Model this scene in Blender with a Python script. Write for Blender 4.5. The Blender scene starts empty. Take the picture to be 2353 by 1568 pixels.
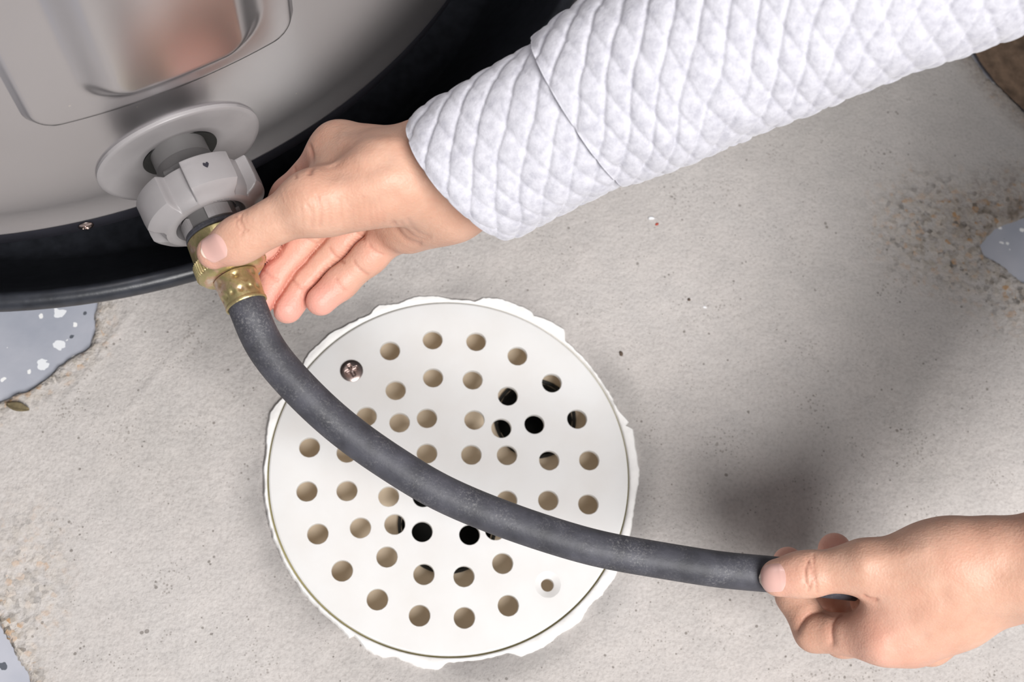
import bpy, bmesh, math, random
import numpy as np
from mathutils import Vector, Matrix, geometry
from mathutils.bvhtree import BVHTree

random.seed(4); rng = np.random.default_rng(7)
scn = bpy.context.scene
col = scn.collection

# ------------------------------------------------------------------ camera
F = 2800.0; CX, CY = 1176.5, 784.0; CH = 0.6647
_d = np.array([865.58 - CX, 1738.34 - CY, F]); _d /= np.linalg.norm(_d)
_up = -_d
_ex = np.array([1., 0, 0]) - _up * _up[0]; _ex /= np.linalg.norm(_ex)
_ey = np.cross(_up, _ex)
RM = np.array([_ex, _ey, _up])            # world = RM @ camera(x right, y down, z forward)
CAM = np.array([0., 0., CH])
cd = bpy.data.cameras.new('camera'); cam = bpy.data.objects.new('camera', cd); col.objects.link(cam)
cd.sensor_fit = 'HORIZONTAL'; cd.sensor_width = 36.0; cd.lens = F / 2353.0 * 36.0
cd.clip_start = 0.01; cd.clip_end = 50
_X = RM @ [1, 0, 0]; _Y = RM @ [0, -1, 0]; _Z = RM @ [0, 0, -1]
cam.matrix_world = Matrix(((_X[0], _Y[0], _Z[0], 0), (_X[1], _Y[1], _Z[1], 0), (_X[2], _Y[2], _Z[2], CH), (0, 0, 0, 1)))
cd.dof.use_dof = True; cd.dof.focus_distance = 0.555; cd.dof.aperture_fstop = 13.0
scn.camera = cam

# ------------------------------------------------------------------ light and exposure
w = bpy.data.worlds.new('world'); scn.world = w; w.use_nodes = True
bg = w.node_tree.nodes['Background']; bg.inputs[0].default_value = (0.95, 0.97, 1.0, 1); bg.inputs[1].default_value = 0.10
def area(name, loc, target, size, power, colour=(1, 1, 1)):
    l = bpy.data.lights.new(name, 'AREA'); l.shape = 'DISK'; l.size = size; l.energy = power; l.color = colour
    o = bpy.data.objects.new(name, l); col.objects.link(o); o.location = loc
    o.rotation_euler = (Vector(target) - Vector(loc)).to_track_quat('-Z', 'Y').to_euler()
    return o
area('key_lamp', (0.66, -0.98, 1.92), (0.08, 0.25, 0.05), 1.2, 72.0, (1.0, 0.985, 0.97))
vs = scn.view_settings
vs.view_transform = 'Standard'; vs.look = 'None'; vs.exposure = 0.08; vs.gamma = 1.0; vs.use_curve_mapping = False

# ------------------------------------------------------------------ helpers
def ray(u, v): return RM @ np.array([(u - CX) / F, (v - CY) / F, 1.0])
def P(u, v, D): return CAM + ray(u, v) * D              # photo pixel + distance along the view axis
def Zp(u, v, z):                                        # photo pixel on a horizontal plane
    r = ray(u, v); return CAM + r * ((z - CH) / r[2])
def proj(p):                                            # world points (n,3) -> pixel u, v, depth
    q = (np.asarray(p) - CAM) @ RM
    return CX + F * q[..., 0] / q[..., 2], CY + F * q[..., 1] / q[..., 2], q[..., 2]
def lin(c): return tuple((x / 255 / 12.92) if x / 255 <= .04045 else ((x / 255 + .055) / 1.055) ** 2.4 for x in c)

def tag(o, label=None, cat=None, group=None, kind=None):
    if label: o['label'] = label
    if cat: o['category'] = cat
    if group: o['group'] = group
    if kind: o['kind'] = kind
    return o
def empty(name, loc=(0, 0, 0)):
    o = bpy.data.objects.new(name, None); o.empty_display_size = .02; o.location = loc; col.objects.link(o); return o
def obj(name, verts, faces, mat, parent=None, smooth=True, sharp=None):
    me = bpy.data.meshes.new(name)
    verts = np.asarray(verts, float)
    if parent is not None:
        # parents carry translation only: keep world coordinates
        off = np.array(wloc(parent)); verts = verts - off
    me.from_pydata([tuple(v) for v in verts.tolist()], [], [list(f) for f in faces])
    me.validate(); me.update()
    if smooth: me.polygons.foreach_set('use_smooth', [True] * len(me.polygons))
    if sharp is not None: me.set_sharp_from_angle(angle=math.radians(sharp))
    if mat: me.materials.append(mat)
    o = bpy.data.objects.new(name, me); col.objects.link(o)
    if parent is not None: o.parent = parent
    return o
def wloc(o):
    l = Vector((0, 0, 0))
    while o is not None: l = l + o.location; o = o.parent
    return l

def grid_faces(nu, nv, wrap_v=False, wrap_u=False):
    fs = []
    for i in range(nu if wrap_u else nu - 1):
        for j in range(nv if wrap_v else nv - 1):
            i2, j2 = (i + 1) % nu, (j + 1) % nv
            fs.append((i * nv + j, i2 * nv + j, i2 * nv + j2, i * nv + j2))
    return fs
def frame_from_axis(a):
    a = np.asarray(a, float); a = a / np.linalg.norm(a)
    up = np.array([0, 0, 1.]) if abs(a[2]) < .9 else np.array([1., 0, 0])
    s = np.cross(up, a); s /= np.linalg.norm(s)
    return a, s, np.cross(a, s)
def lathe(origin, axis, prof, n=64, rfun=None, close_start=False, close_end=False, phase=0):
    """revolve (x along axis, r) points; rfun(theta, x, r) may change r"""
    a, s, t = frame_from_axis(axis); origin = np.asarray(origin, float)
    V = []
    for (x, r) in prof:
        for k in range(n):
            th = 2 * math.pi * k / n + phase
            rr = rfun(th, x, r) if rfun else r
            V.append(origin + a * x + (s * math.sin(th) + t * math.cos(th)) * rr)
    Fc = grid_faces(len(prof), n, wrap_v=True)
    if close_start: Fc.append(tuple(range(n)))
    if close_end: Fc.append(tuple((len(prof) - 1) * n + k for k in range(n))[::-1])
    return np.array(V), Fc

# numpy value noise
_tab = rng.random((256, 256))
def vnoise(x, y, sc, seed=0):
    x = np.asarray(x) / sc + seed * 17.3; y = np.asarray(y) / sc + seed * 9.7
    xi = np.floor(x).astype(int); yi = np.floor(y).astype(int); fx = x - xi; fy = y - yi
    fx = fx * fx * (3 - 2 * fx); fy = fy * fy * (3 - 2 * fy)
    g = lambda a, b: _tab[a % 256, b % 256]
    return (g(xi, yi) * (1 - fx) + g(xi + 1, yi) * fx) * (1 - fy) + (g(xi, yi + 1) * (1 - fx) + g(xi + 1, yi + 1) * fx) * fy - .5
def fbm(x, y, sc, oct=4, seed=0):
    s = 0; a = 1.
    for k in range(oct): s = s + a * vnoise(x, y, sc / 2 ** k, seed + k); a *= .5
    return s
def inpoly_dist(px, py, poly):
    """signed distance to a polygon, negative inside"""
    poly = np.asarray(poly, float); d = np.full(px.shape, 1e9); ins = np.zeros(px.shape, bool)
    for i in range(len(poly)):
        a = poly[i]; b = poly[(i + 1) % len(poly)]; e = b - a
        t = np.clip(((px - a[0]) * e[0] + (py - a[1]) * e[1]) / (e @ e), 0, 1)
        d = np.minimum(d, np.hypot(px - a[0] - t * e[0], py - a[1] - t * e[1]))
        c = ((a[1] > py) != (b[1] > py))
        with np.errstate(divide='ignore', invalid='ignore'):
            xx = (b[0] - a[0]) * (py - a[1]) / (b[1] - a[1] + 1e-12) + a[0]
        ins ^= c & (px < xx)
    return np.where(ins, -d, d)
def sstep(a, b, x):
    t = np.clip((x - a) / (b - a), 0, 1); return t * t * (3 - 2 * t)

# ------------------------------------------------------------------ materials
class NT:
    def __init__(s, name):
        s.m = bpy.data.materials.new(name); s.m.use_nodes = True; s.t = s.m.node_tree
        s.b = s.t.nodes['Principled BSDF']; s.out = s.t.nodes['Material Output']
    def n(s, typ, **kw):
        x = s.t.nodes.new(typ)
        for k, v in kw.items():
            if k.startswith('i_'): x.inputs[k[2:].replace('_', ' ')].default_value = v
            else: setattr(x, k, v)
        return x
    def l(s, a, b): s.t.links.new(a, b)
    def set(s, **kw):
        for k, v in kw.items():
            k = k.replace('_', ' ')
            s.b.inputs[k].default_value = (*v, 1) if isinstance(v, tuple) and len(v) == 3 else v
    def coord(s): return s.n('ShaderNodeTexCoord').outputs['Object']
    def noise(s, co, scale, detail=3, rough=.55):
        x = s.n('ShaderNodeTexNoise'); x.inputs['Scale'].default_value = scale; x.inputs['Detail'].default_value = detail
        x.inputs['Roughness'].default_value = rough; s.l(co, x.inputs['Vector']); return x.outputs['Fac']
    def ramp(s, fac, stops):
        r = s.n('ShaderNodeValToRGB'); e = r.color_ramp.elements
        while len(e) < len(stops): e.new(.5)
        for k, (p, c) in enumerate(stops):
            e[k].position = p; e[k].color = (*c, 1) if len(c) == 3 else c
        s.l(fac, r.inputs[0]); return r.outputs[0]
    def mix(s, fac, a, b, mode='MIX'):
        x = s.n('ShaderNodeMix', data_type='RGBA', blend_type=mode)
        for sock, v in ((x.inputs[0], fac), (x.inputs[6], a), (x.inputs[7], b)):
            if isinstance(v, bpy.types.NodeSocket): s.l(v, sock)
            elif isinstance(v, tuple): sock.default_value = (*v, 1) if len(v) == 3 else v
            else: sock.default_value = v
        return x.outputs[2]
    def math(s, op, a, b=0., clamp=False):
        x = s.n('ShaderNodeMath', operation=op, use_clamp=clamp)
        for sock, v in ((x.inputs[0], a), (x.inputs[1], b)):
            if isinstance(v, bpy.types.NodeSocket): s.l(v, sock)
            else: sock.default_value = v
        return x.outputs[0]
    def bump(s, h, strength, dist, prev=None):
        x = s.n('ShaderNodeBump'); x.inputs['Strength'].default_value = strength; x.inputs['Distance'].default_value = dist
        s.l(h, x.inputs['Height'])
        if prev is not None: s.l(prev, x.inputs['Normal'])
        return x.outputs[0]
    def attr(s, name): return s.n('ShaderNodeAttribute', attribute_name=name).outputs['Fac']
    def col(s, sock): s.l(sock, s.b.inputs['Base Color'])
    def nrm(s, sock): s.l(sock, s.b.inputs['Normal'])

def simple(name, colour, rough=.5, metal=0., nscale=None, namp=.12, bump=0., bscale=400, coat=0.):
    t = NT(name); t.set(Roughness=rough, Metallic=metal); t.b.inputs['Coat Weight'].default_value = coat
    c = lin(colour)
    co = t.coord()
    f = t.noise(co, nscale or 60, 4)
    lo = tuple(x * (1 - namp) for x in c); hi = tuple(min(1, x * (1 + namp)) for x in c)
    t.col(t.ramp(f, [(.3, lo), (.7, hi)]))
    if bump: t.nrm(t.bump(t.noise(co, bscale, 3), bump, .001))
    return t.m

def mat_mortar():
    t = NT('mortar'); co = t.coord(); t.set(Roughness=.92); t.b.inputs['Specular IOR Level'].default_value = .25
    big = t.noise(co, 9, 4); mid = t.noise(co, 45, 5, .6); fine = t.noise(co, 520, 3, .6); mf = t.noise(co, 190, 3)
    base = t.ramp(big, [(.3, lin((188, 183, 180))), (.5, lin((205, 199, 197))), (.72, lin((210, 206, 205)))])
    base = t.mix(.35, base, t.ramp(mid, [(.3, lin((178, 175, 173))), (.7, lin((218, 211, 206)))]))
    grain = t.ramp(fine, [(.28, lin((150, 146, 142))), (.48, lin((205, 200, 196))), (.75, lin((232, 228, 224)))])
    base = t.mix(.30, base, grain)
    # dark grit specks
    v = t.n('ShaderNodeTexVoronoi'); v.inputs['Scale'].default_value = 210; t.l(co, v.inputs['Vector'])
    sz = t.noise(co, 70, 2)
    thr = t.math('MULTIPLY', t.math('SUBTRACT', sz, .47, True), .95)
    speck = t.math('LESS_THAN', v.outputs['Distance'], thr)
    base = t.mix(t.math('MULTIPLY', speck, .62), base, lin((98, 90, 82)))
    v3 = t.n('ShaderNodeTexVoronoi'); v3.inputs['Scale'].default_value = 430; t.l(co, v3.inputs['Vector'])
    thr3 = t.math('MULTIPLY', t.math('SUBTRACT', t.noise(co, 38, 3), .40, True), 1.0)
    base = t.mix(t.math('MULTIPLY', t.math('LESS_THAN', v3.outputs['Distance'], thr3), .45), base, lin((118, 110, 102)))
    # coarse zone: exposed aggregate
    ra = t.attr('rough')
    v2 = t.n('ShaderNodeTexVoronoi'); v2.inputs['Scale'].default_value = 330; t.l(co, v2.inputs['Vector'])
    sep = t.n('ShaderNodeSeparateColor'); t.l(v2.outputs['Color'], sep.inputs[0])
    agg = t.ramp(sep.outputs[0], [(.0, lin((88, 82, 74))), (.18, lin((150, 140, 128))), (.5, lin((196, 186, 174))), (.8, lin((214, 206, 198))), (.97, lin((196, 150, 96)))])
    base = t.mix(t.math('MULTIPLY', ra, t.math('MULTIPLY', t.ramp(mf, [(.35, (0, 0, 0)), (.6, (1, 1, 1))]), .9)), base, agg)
    # grey drain dirt, a grey patch, painted far-side shade, and brown earth
    base = t.mix(t.math('MULTIPLY', t.attr('stain_shade'), .75), base, lin((136, 133, 132)))
    base = t.mix(t.attr('brown'), base, lin((112, 92, 74)))
    base = t.mix(1.0, base, (.86, .855, .85), 'MULTIPLY')
    t.col(base)
    h = t.math('ADD', t.math('MULTIPLY', fine, .5), t.math('MULTIPLY', mf, t.math('ADD', .6, t.math('MULTIPLY', ra, 1.6))))
    t.nrm(t.bump(t.noise(co, 1100, 2), .25, .0004, t.bump(h, .8, .0013)))
    return t.m
def mat_terrazzo():
    t = NT('painted_terrazzo'); co = t.coord(); t.set(Roughness=.35)
    base = t.ramp(t.noise(co, 18, 4), [(.3, lin((158, 162, 174))), (.7, lin((186, 187, 196)))])
    nz = t.n('ShaderNodeTexNoise'); nz.inputs['Scale'].default_value = 160; t.l(co, nz.inputs['Vector'])
    va = t.n('ShaderNodeVectorMath', operation='SCALE'); t.l(nz.outputs['Color'], va.inputs[0]); va.inputs['Scale'].default_value = .006
    vb = t.n('ShaderNodeVectorMath', operation='ADD'); t.l(co, vb.inputs[0]); t.l(va.outputs[0], vb.inputs[1]); cw = vb.outputs[0]
    for sc, thr, c in ((95, .36, (232, 234, 238)), (210, .28, (240, 240, 240)), (150, .25, (92, 96, 104))):
        v = t.n('ShaderNodeTexVoronoi'); v.inputs['Scale'].default_value = sc; t.l(cw, v.inputs['Vector'])
        s = t.n('ShaderNodeSeparateColor'); t.l(v.outputs['Color'], s.inputs[0])
        on = t.math('MULTIPLY', t.math('LESS_THAN', v.outputs['Distance'], thr), t.math('GREATER_THAN', s.outputs[1], .86))
        base = t.mix(on, base, lin(c))
    t.col(base); t.nrm(t.bump(t.noise(co, 300, 3), .15, .0006))
    return t.m
def mat_skin():
    t = NT('skin'); co = t.coord()
    t.set(Roughness=.48); t.b.inputs['Specular IOR Level'].default_value = .38
    base = t.ramp(t.noise(co, 70, 4), [(.3, lin((205, 161, 138))), (.7, lin((217, 178, 156)))])
    base = t.mix(t.math('MULTIPLY', t.ramp(t.noise(co, 28, 3), [(.45, (0, 0, 0)), (.7, (1, 1, 1))]), .30), base, lin((222, 160, 136)))
    base = t.mix(t.math('MULTIPLY', t.noise(co, 340, 2), .25), base, lin((192, 128, 106)))
    base = t.mix(t.math('MULTIPLY', t.attr('pink'), .72), base, lin((238, 166, 156)))
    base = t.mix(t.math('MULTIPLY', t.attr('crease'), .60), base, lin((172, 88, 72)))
    t.col(base)
    t.b.inputs['Subsurface Weight'].default_value = .22
    t.b.inputs['Subsurface Radius'].default_value = (1.0, .35, .2); t.b.inputs['Subsurface Scale'].default_value = .0035
    v = t.n('ShaderNodeTexVoronoi'); v.inputs['Scale'].default_value = 900; t.l(co, v.inputs['Vector'])
    t.nrm(t.bump(t.noise(co, 420, 3), .30, .0006, t.bump(v.outputs['Distance'], .22, .0004)))
    return t.m
def mat_knit():
    t = NT('quilted_jersey'); co = t.coord()
    t.set(Roughness=.95); t.b.inputs['Sheen Weight'].default_value = .35; t.b.inputs['Sheen Roughness'].default_value = .5
    t.b.inputs['Specular IOR Level'].default_value = .1
    f = t.noise(co, 260, 5, .65); g = t.noise(co, 900, 3)
    base = t.ramp(f, [(.30, lin((180, 179, 189))), (.5, lin((199, 198, 206))), (.70, lin((212, 211, 219)))])
    t.col(base)
    t.nrm(t.bump(g, .35, .0005, t.bump(f, .25, .0008)))
    return t.m
def mat_brass():
    t = NT('zinc_plated_brass'); co = t.coord(); t.set(Metallic=.8, Roughness=.40)
    base = t.ramp(t.noise(co, 130, 3), [(.25, lin((150, 124, 84))), (.42, lin((196, 178, 132))), (.52, lin((188, 176, 126))), (.62, lin((212, 178, 150))), (.78, lin((222, 214, 200)))])
    base = t.mix(t.ramp(t.noise(co, 420, 2), [(.66, (0, 0, 0)), (.76, (.7, .7, .7))]), base, lin((104, 78, 48)))
    t.col(base); t.nrm(t.bump(t.noise(co, 330, 2), .35, .0008))
    return t.m
def mat_rubber():
    t = NT('black_rubber'); co = t.coord(); t.set(Roughness=.58)
    m = t.n('ShaderNodeMapping'); m.inputs['Scale'].default_value = (1, 1, 1); t.l(co, m.inputs['Vector'])
    base = t.ramp(t.noise(co, 90, 4), [(.3, lin((54, 54, 60))), (.7, lin((78, 78, 86)))])
    sp = t.math('MULTIPLY', t.ramp(t.noise(co, 900, 3, .75), [(.50, (0, 0, 0)), (.72, (1, 1, 1))]), t.ramp(t.noise(co, 60, 3), [(.42, (0, 0, 0)), (.62, (1, 1, 1))]))
    base = t.mix(t.math('MULTIPLY', sp, .38), base, lin((165, 163, 162)))
    t.col(base); t.nrm(t.bump(t.noise(co, 700, 3), .3, .0005))
    return t.m
def mat_pvc():
    t = NT('white_pvc'); co = t.coord(); t.set(Roughness=.38)
    base = t.ramp(t.noise(co, 30, 5), [(.25, lin((246, 244, 243))), (.6, lin((252, 252, 253)))])
    t.col(base)
    tr = t.n('ShaderNodeBsdfTranslucent'); tr.inputs[0].default_value = (.93, .90, .84, 1)
    mx = t.n('ShaderNodeMixShader'); mx.inputs[0].default_value = .30
    t.l(t.b.outputs[0], mx.inputs[1]); t.l(tr.outputs[0], mx.inputs[2]); t.l(mx.outputs[0], t.out.inputs[0])
    t.nrm(t.bump(t.noise(co, 60, 3), .05, .001))
    return t.m
def mat_paint():
    t = NT('grey_heater_paint'); co = t.coord(); t.set(Metallic=.97, Roughness=.29)
    base = t.ramp(t.noise(co, 8, 3), [(.3, lin((196, 194, 196))), (.7, lin((204, 202, 204)))])
    v = t.n('ShaderNodeTexVoronoi'); v.inputs['Scale'].default_value = 70; t.l(co, v.inputs['Vector'])
    base = t.mix(t.math('LESS_THAN', v.outputs['Distance'], .035), base, lin((226, 222, 216)))
    t.col(base); t.nrm(t.bump(t.noise(co, 420, 2), .03, .0006))
    return t.m
M = dict(
    mortar=mat_mortar(), terrazzo=mat_terrazzo(), skin=mat_skin(), knit=mat_knit(), brass=mat_brass(), rubber=mat_rubber(),
    pvc=mat_pvc(), paint=mat_paint(),
    plaster=simple('white_plaster', (240, 238, 236), .8, nscale=90, namp=.05, bump=.4, bscale=250),
    dirt=simple('olive_dirt', (140, 132, 92), .9),
    basin=simple('tan_plastic', (230, 213, 190), .6, nscale=25, namp=.10),
    dark=simple('dark_pipe_gap_shade', (30, 30, 28), .6),
    darkpaint=simple('dark_base_paint', (58, 58, 66), .35, metal=.3),
    pan=simple('black_pan_plastic', (46, 48, 54), .33, nscale=140, namp=.3, bump=.08, bscale=300),
    plastic=simple('grey_valve_plastic', (150, 146, 147), .36, nscale=80, namp=.04, bump=.03),
    plastic_dark=simple('dark_grey_plastic', (104, 102, 102), .45, nscale=80, namp=.06),
    steel=simple('steel_screw', (190, 172, 166), .28, metal=1., nscale=300, namp=.15),
    nail=simple('finger_nail', (224, 180, 170), .30, nscale=60, namp=.04, coat=.15),
    nailtip=simple('nail_edge', (240, 220, 204), .35, nscale=60, namp=.03),
    ink=simple('black_ink', (40, 38, 48), .6),
    leaf=simple('dry_leaf', (112, 100, 74), .85, nscale=300, namp=.3),
    grit=simple('dark_grit', (92, 78, 66), .9), chip=simple('white_paint_chip', (235, 235, 238), .7),
    redchip=simple('red_paint_chip', (176, 70, 52), .7),
    denim=simple('dark_denim', (44, 50, 66), .9, nscale=500, namp=.25, bump=.3, bscale=900),
    earth=simple('brown_earth', (112, 92, 76), .95, nscale=120, namp=.45, bump=.9, bscale=220),
)

# ------------------------------------------------------------------ floor
DC = np.array([0.03580, 0.14991]); DR = 0.1000         # drain centre and cover radius
def ring_plane(x0, x1, y0, y1, c, r, z, n=96):
    V = []; Fc = []
    cs = [math.atan2(yy - c[1], xx - c[0]) for xx, yy in ((x1, y1), (x0, y1), (x0, y0), (x1, y0))]
    angs = sorted(set([-math.pi + 2 * math.pi * k / n for k in range(n)] + cs))
    for a in angs:
        dx, dy = math.cos(a), math.sin(a)
        t = min([(x1 - c[0]) / dx if dx > 1e-9 else 1e9, (x0 - c[0]) / dx if dx < -1e-9 else 1e9,
                 (y1 - c[1]) / dy if dy > 1e-9 else 1e9, (y0 - c[1]) / dy if dy < -1e-9 else 1e9])
        V += [(c[0] + dx * r, c[1] + dy * r, z), (c[0] + dx * t, c[1] + dy * t, z)]
    m = len(angs)
    for k in range(m):
        k2 = (k + 1) % m; Fc.append((2 * k, 2 * k + 1, 2 * k2 + 1, 2 * k2))
    return V, Fc
FV, FF = ring_plane(-1.6, 1.8, -1.4, 1.8, DC, .094, -.0045)
floor = obj('floor', FV, FF, M['terrazzo'], smooth=False); tag(floor, kind='structure')

def mortar():
    step = .0022
    xs = np.arange(-.62, .86, step); ys = np.arange(-.32, .86, step)
    X, Y = np.meshgrid(xs, ys, indexing='ij')
    p = np.stack([X, Y, np.zeros_like(X)], -1)
    U, V, _ = proj(p)
    wob = 26 * fbm(X, Y, .03, 4, 3)
    # bare terrazzo left by the pan, lower left corner, blue-grey patch at the right
    d1 = inpoly_dist(U, V, [(-1200, 300), (150, 300), (212, 690), (203, 790), (130, 830), (70, 890), (0, 925), (-200, 1000), (-1200, 1100)]) + wob
    d2 = inpoly_dist(U, V, [(-900, 1380), (-30, 1400), (18, 1480), (60, 1560), (60, 2200), (-900, 2200)]) + wob * .7
    d3 = inpoly_dist(U, V, [(2700, 440), (2353, 488), (2290, 520), (2250, 560), (2268, 590), (2310, 612), (2353, 648), (2700, 720)]) + wob * .6
    d4 = inpoly_dist(U, V, [(2215, 85), (2262, 165), (2310, 215), (2420, 320), (3600, 700), (3600, -900), (2215, -900)]) + wob * .6
    dm = np.minimum(np.minimum(d1, d2), np.minimum(d3, d4))
    edge = np.minimum(np.minimum(X - xs[0], xs[-1] - X), np.minimum(Y - ys[0], ys[-1] - Y)) - .02 + .03 * fbm(X, Y, .08, 3, 9)
    rough = np.clip(sstep(75, 0, d1) * .95 + sstep(70, 0, d2) * .9 + sstep(180, 10, d3) * .95
                    + sstep(70, 0, d4) * .6 + sstep(190, 40, np.hypot(U - 2130, V - 520)) * .8 + sstep(150, 30, np.hypot((U - 60) , (V - 1330) * .6)) * .5, 0, 1)
    rd = np.hypot(X - DC[0], Y - DC[1])
    stain_shade = np.clip(sstep(.021, .0, rd - .104) * (.55 + .9 * fbm(X, Y, .03, 3, 5)), 0, 1)
    stain_shade = np.clip(stain_shade + .5 * sstep(330, 40, np.hypot(U - 640, (V - 690))) * (.7 + fbm(X, Y, .05, 3, 6)), 0, 1)  # soft, uneven grey patch near the pan edge
    stain_shade = np.clip(stain_shade + .35 * sstep(900, 200, V) * sstep(300, 900, U), 0, 1)  # painted shade: mortar colour turns greyer towards the far side
    brown = np.clip(sstep(60, 0, d4) * .4 + rough * sstep(230, 20, np.hypot(U - 2300, V - 440)) * .28 * (1 + 2.2 * fbm(X, Y, .012, 4, 12)), 0, 1)
    z = .0012 * fbm(X, Y, .12, 3, 1) + .00055 * fbm(X, Y, .014, 3, 2) + .00022 * (rng.random(X.shape) - .5)
    z += rough * (.0012 * fbm(X, Y, .012, 3, 8) + .0009 * (rng.random(X.shape) - .5))
    # trowel ridges on the left
    for (a, b, wd, h) in (((300, 720), (150, 920), 6, .0012), ((470, 730), (290, 950), 9, .0007), ((330, 930), (390, 1030), 14, .0009)):
        ab = np.array(b) - np.array(a); t = np.clip(((U - a[0]) * ab[0] + (V - a[1]) * ab[1]) / (ab @ ab), 0, 1)
        dd = np.hypot(U - a[0] - t * ab[0] + 10 * fbm(X, Y, .02, 2, 4), V - a[1] - t * ab[1]); z += h * np.exp(-(dd / wd) ** 2)
    z -= .0008 * sstep(.012, 0, rd - .106) + .0042 * sstep(.1034, .1014, rd)
    fall = np.maximum(sstep(8, -10, dm), sstep(.006, -.004, edge))
    z -= .008 * fall
    keep_v = rd > .0990
    nx, ny = X.shape
    idx = np.arange(nx * ny).reshape(nx, ny)
    q = np.stack([idx[:-1, :-1], idx[1:, :-1], idx[1:, 1:], idx[:-1, 1:]], -1).reshape(-1, 4)
    ok = (keep_v.ravel()[q].all(1)) & ~((fall.ravel()[q] > .97).all(1))
    q = q[ok]; used = np.unique(q); remap = np.full(nx * ny, -1); remap[used] = np.arange(len(used))
    vv = np.stack([X, Y, z], -1).reshape(-1, 3)[used]
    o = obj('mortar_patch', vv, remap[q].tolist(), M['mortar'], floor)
    for nm, arr in (('rough', rough), ('stain_shade', stain_shade), ('brown', brown)):
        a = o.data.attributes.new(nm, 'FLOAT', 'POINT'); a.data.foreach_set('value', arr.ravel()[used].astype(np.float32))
    return o
mortar()
# strip of brown earth beyond the screed edge
def earth():
    a = [Zp(*q, 0)[:2] for q in ((2205, 60), (2262, 158), (2312, 210), (2420, 318), (3100, 640))]
    V = []; Fc = []
    for t in np.linspace(0, 1, 40):
        k = t * (len(a) - 1); i = min(int(k), len(a) - 2); b = a[i] * (1 - k + i) + a[i + 1] * (k - i)
        for s in np.linspace(0, 1, 26):
            x, y = b[0] + .42 * s, b[1] + .32 * s
            V.append((x, y, -.0012 + .003 * float(fbm(np.array(x), np.array(y), .03, 4, 21))))
    return obj('earth_strip', V, grid_faces(40, 26), M['earth'], floor)
earth()

# ------------------------------------------------------------------ floor drain
drain = empty('floor_drain', (DC[0], DC[1], 0))
tag(drain, 'round white plastic floor drain cover full of small holes set in concrete', 'floor drain')
HOLES = [(994, 781), (1094, 785), (1189, 818), (1268, 880), (1326, 963), (1354, 1058), (1352, 1159), (1319, 1256), (1168, 1392), (1067, 1420),
         (964, 1415), (867, 1378), (786, 1312), (730, 1227), (705, 1129), (711, 1028), (745, 935), (896, 806),
         (909, 897), (995, 868), (1086, 873), (1167, 910), (1228, 975), (1262, 1058), (1260, 1150), (1222, 1234), (1155, 1295), (1066, 1325),
         (974, 1320), (889, 1280), (828, 1213), (797, 1128), (797, 1040), (842, 957),
         (981, 961), (1090, 965), (1152, 984), (1165, 1046), (1165, 1150), (1138, 1218), (1079, 1229), (970, 1222), (907, 1205), (893, 1141), (893, 1052), (918, 971),
         (1083, 1045), (981, 1042), (972, 1142), (1083, 1150)]
CT = .0014                                             # cover top height
def cover():
    loops = []
    n0 = 160
    outer = [(DC[0] + (DR - .0012) * math.cos(2 * math.pi * k / n0), DC[1] + (DR - .0012) * math.sin(2 * math.pi * k / n0)) for k in range(n0)]
    specs = []                                          # (centre, profile[(r, z)])
    for h in HOLES:
        p = Zp(*h, CT); specs.append((p, [(.00595, 0), (.0057, -.0003), (.00565, -.0032)], 28))
    p = Zp(1259, 1344, CT); specs.append((p, [(.0072, 0), (.0052, -.0010), (.0036, -.0019), (.0034, -.0045)], 28))
    p = Zp(808, 853, CT); specs.append((p, [(.0030, 0), (.0030, -.0032)], 12))
    V2 = [Vector(q) for q in outer]; faces = [list(range(n0))]
    for (c, pr, n) in specs:
        b = len(V2); V2 += [Vector((c[0] + pr[0][0] * math.cos(2 * math.pi * k / n), c[1] + pr[0][0] * math.sin(2 * math.pi * k / n))) for k in range(n)]
        faces.append(list(range(b, b + n)))
    vo, eo, fo, *_ = geometry.delaunay_2d_cdt(V2, [(f[k], f[(k + 1) % len(f)]) for f in faces for k in range(len(f))], [], 0, 1e-7)
    hl = [(np.array(c[:2]), pr[0][0]) for (c, pr, n) in specs]
    V = [(q.x, q.y, CT) for q in vo]; Fc = []
    for f in fo:
        g = sum((np.array(vo[i]) for i in f), np.zeros(2)) / len(f)
        if any(np.hypot(*(g - c)) < r * .98 for c, r in hl): continue
        Fc.append(tuple(f))
    nb = len(V); Tk = .0032
    V += [(q.x, q.y, CT - Tk) for q in vo]; Fb = [tuple(i + nb for i in f[::-1]) for f in Fc]
    # walls
    for (c, pr, n) in specs:
        b = len(V)
        for (r, z) in pr:
            V += [(c[0] + r * math.cos(2 * math.pi * k / n), c[1] + r * math.sin(2 * math.pi * k / n), CT + z) for k in range(n)]
        for i in range(len(pr) - 1):
            for k in range(n):
                k2 = (k + 1) % n; Fb.append((b + i * n + k, b + i * n + k2, b + (i + 1) * n + k2, b + (i + 1) * n + k))
    b = len(V)
    for (r, z) in ((DR - .0012, 0), (DR - .0004, -.0005), (DR - .0002, -.0032)):
        V += [(DC[0] + r * math.cos(2 * math.pi * k / n0), DC[1] + r * math.sin(2 * math.pi * k / n0), CT + z) for k in range(n0)]
    for i in range(2):
        for k in range(n0):
            k2 = (k + 1) % n0; Fb.append((b + i * n0 + k, b + (i + 1) * n0 + k, b + (i + 1) * n0 + k2, b + i * n0 + k2))
    return obj('cover', V, Fc + Fb, M['pvc'], drain, smooth=True, sharp=25)
cover()
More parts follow.
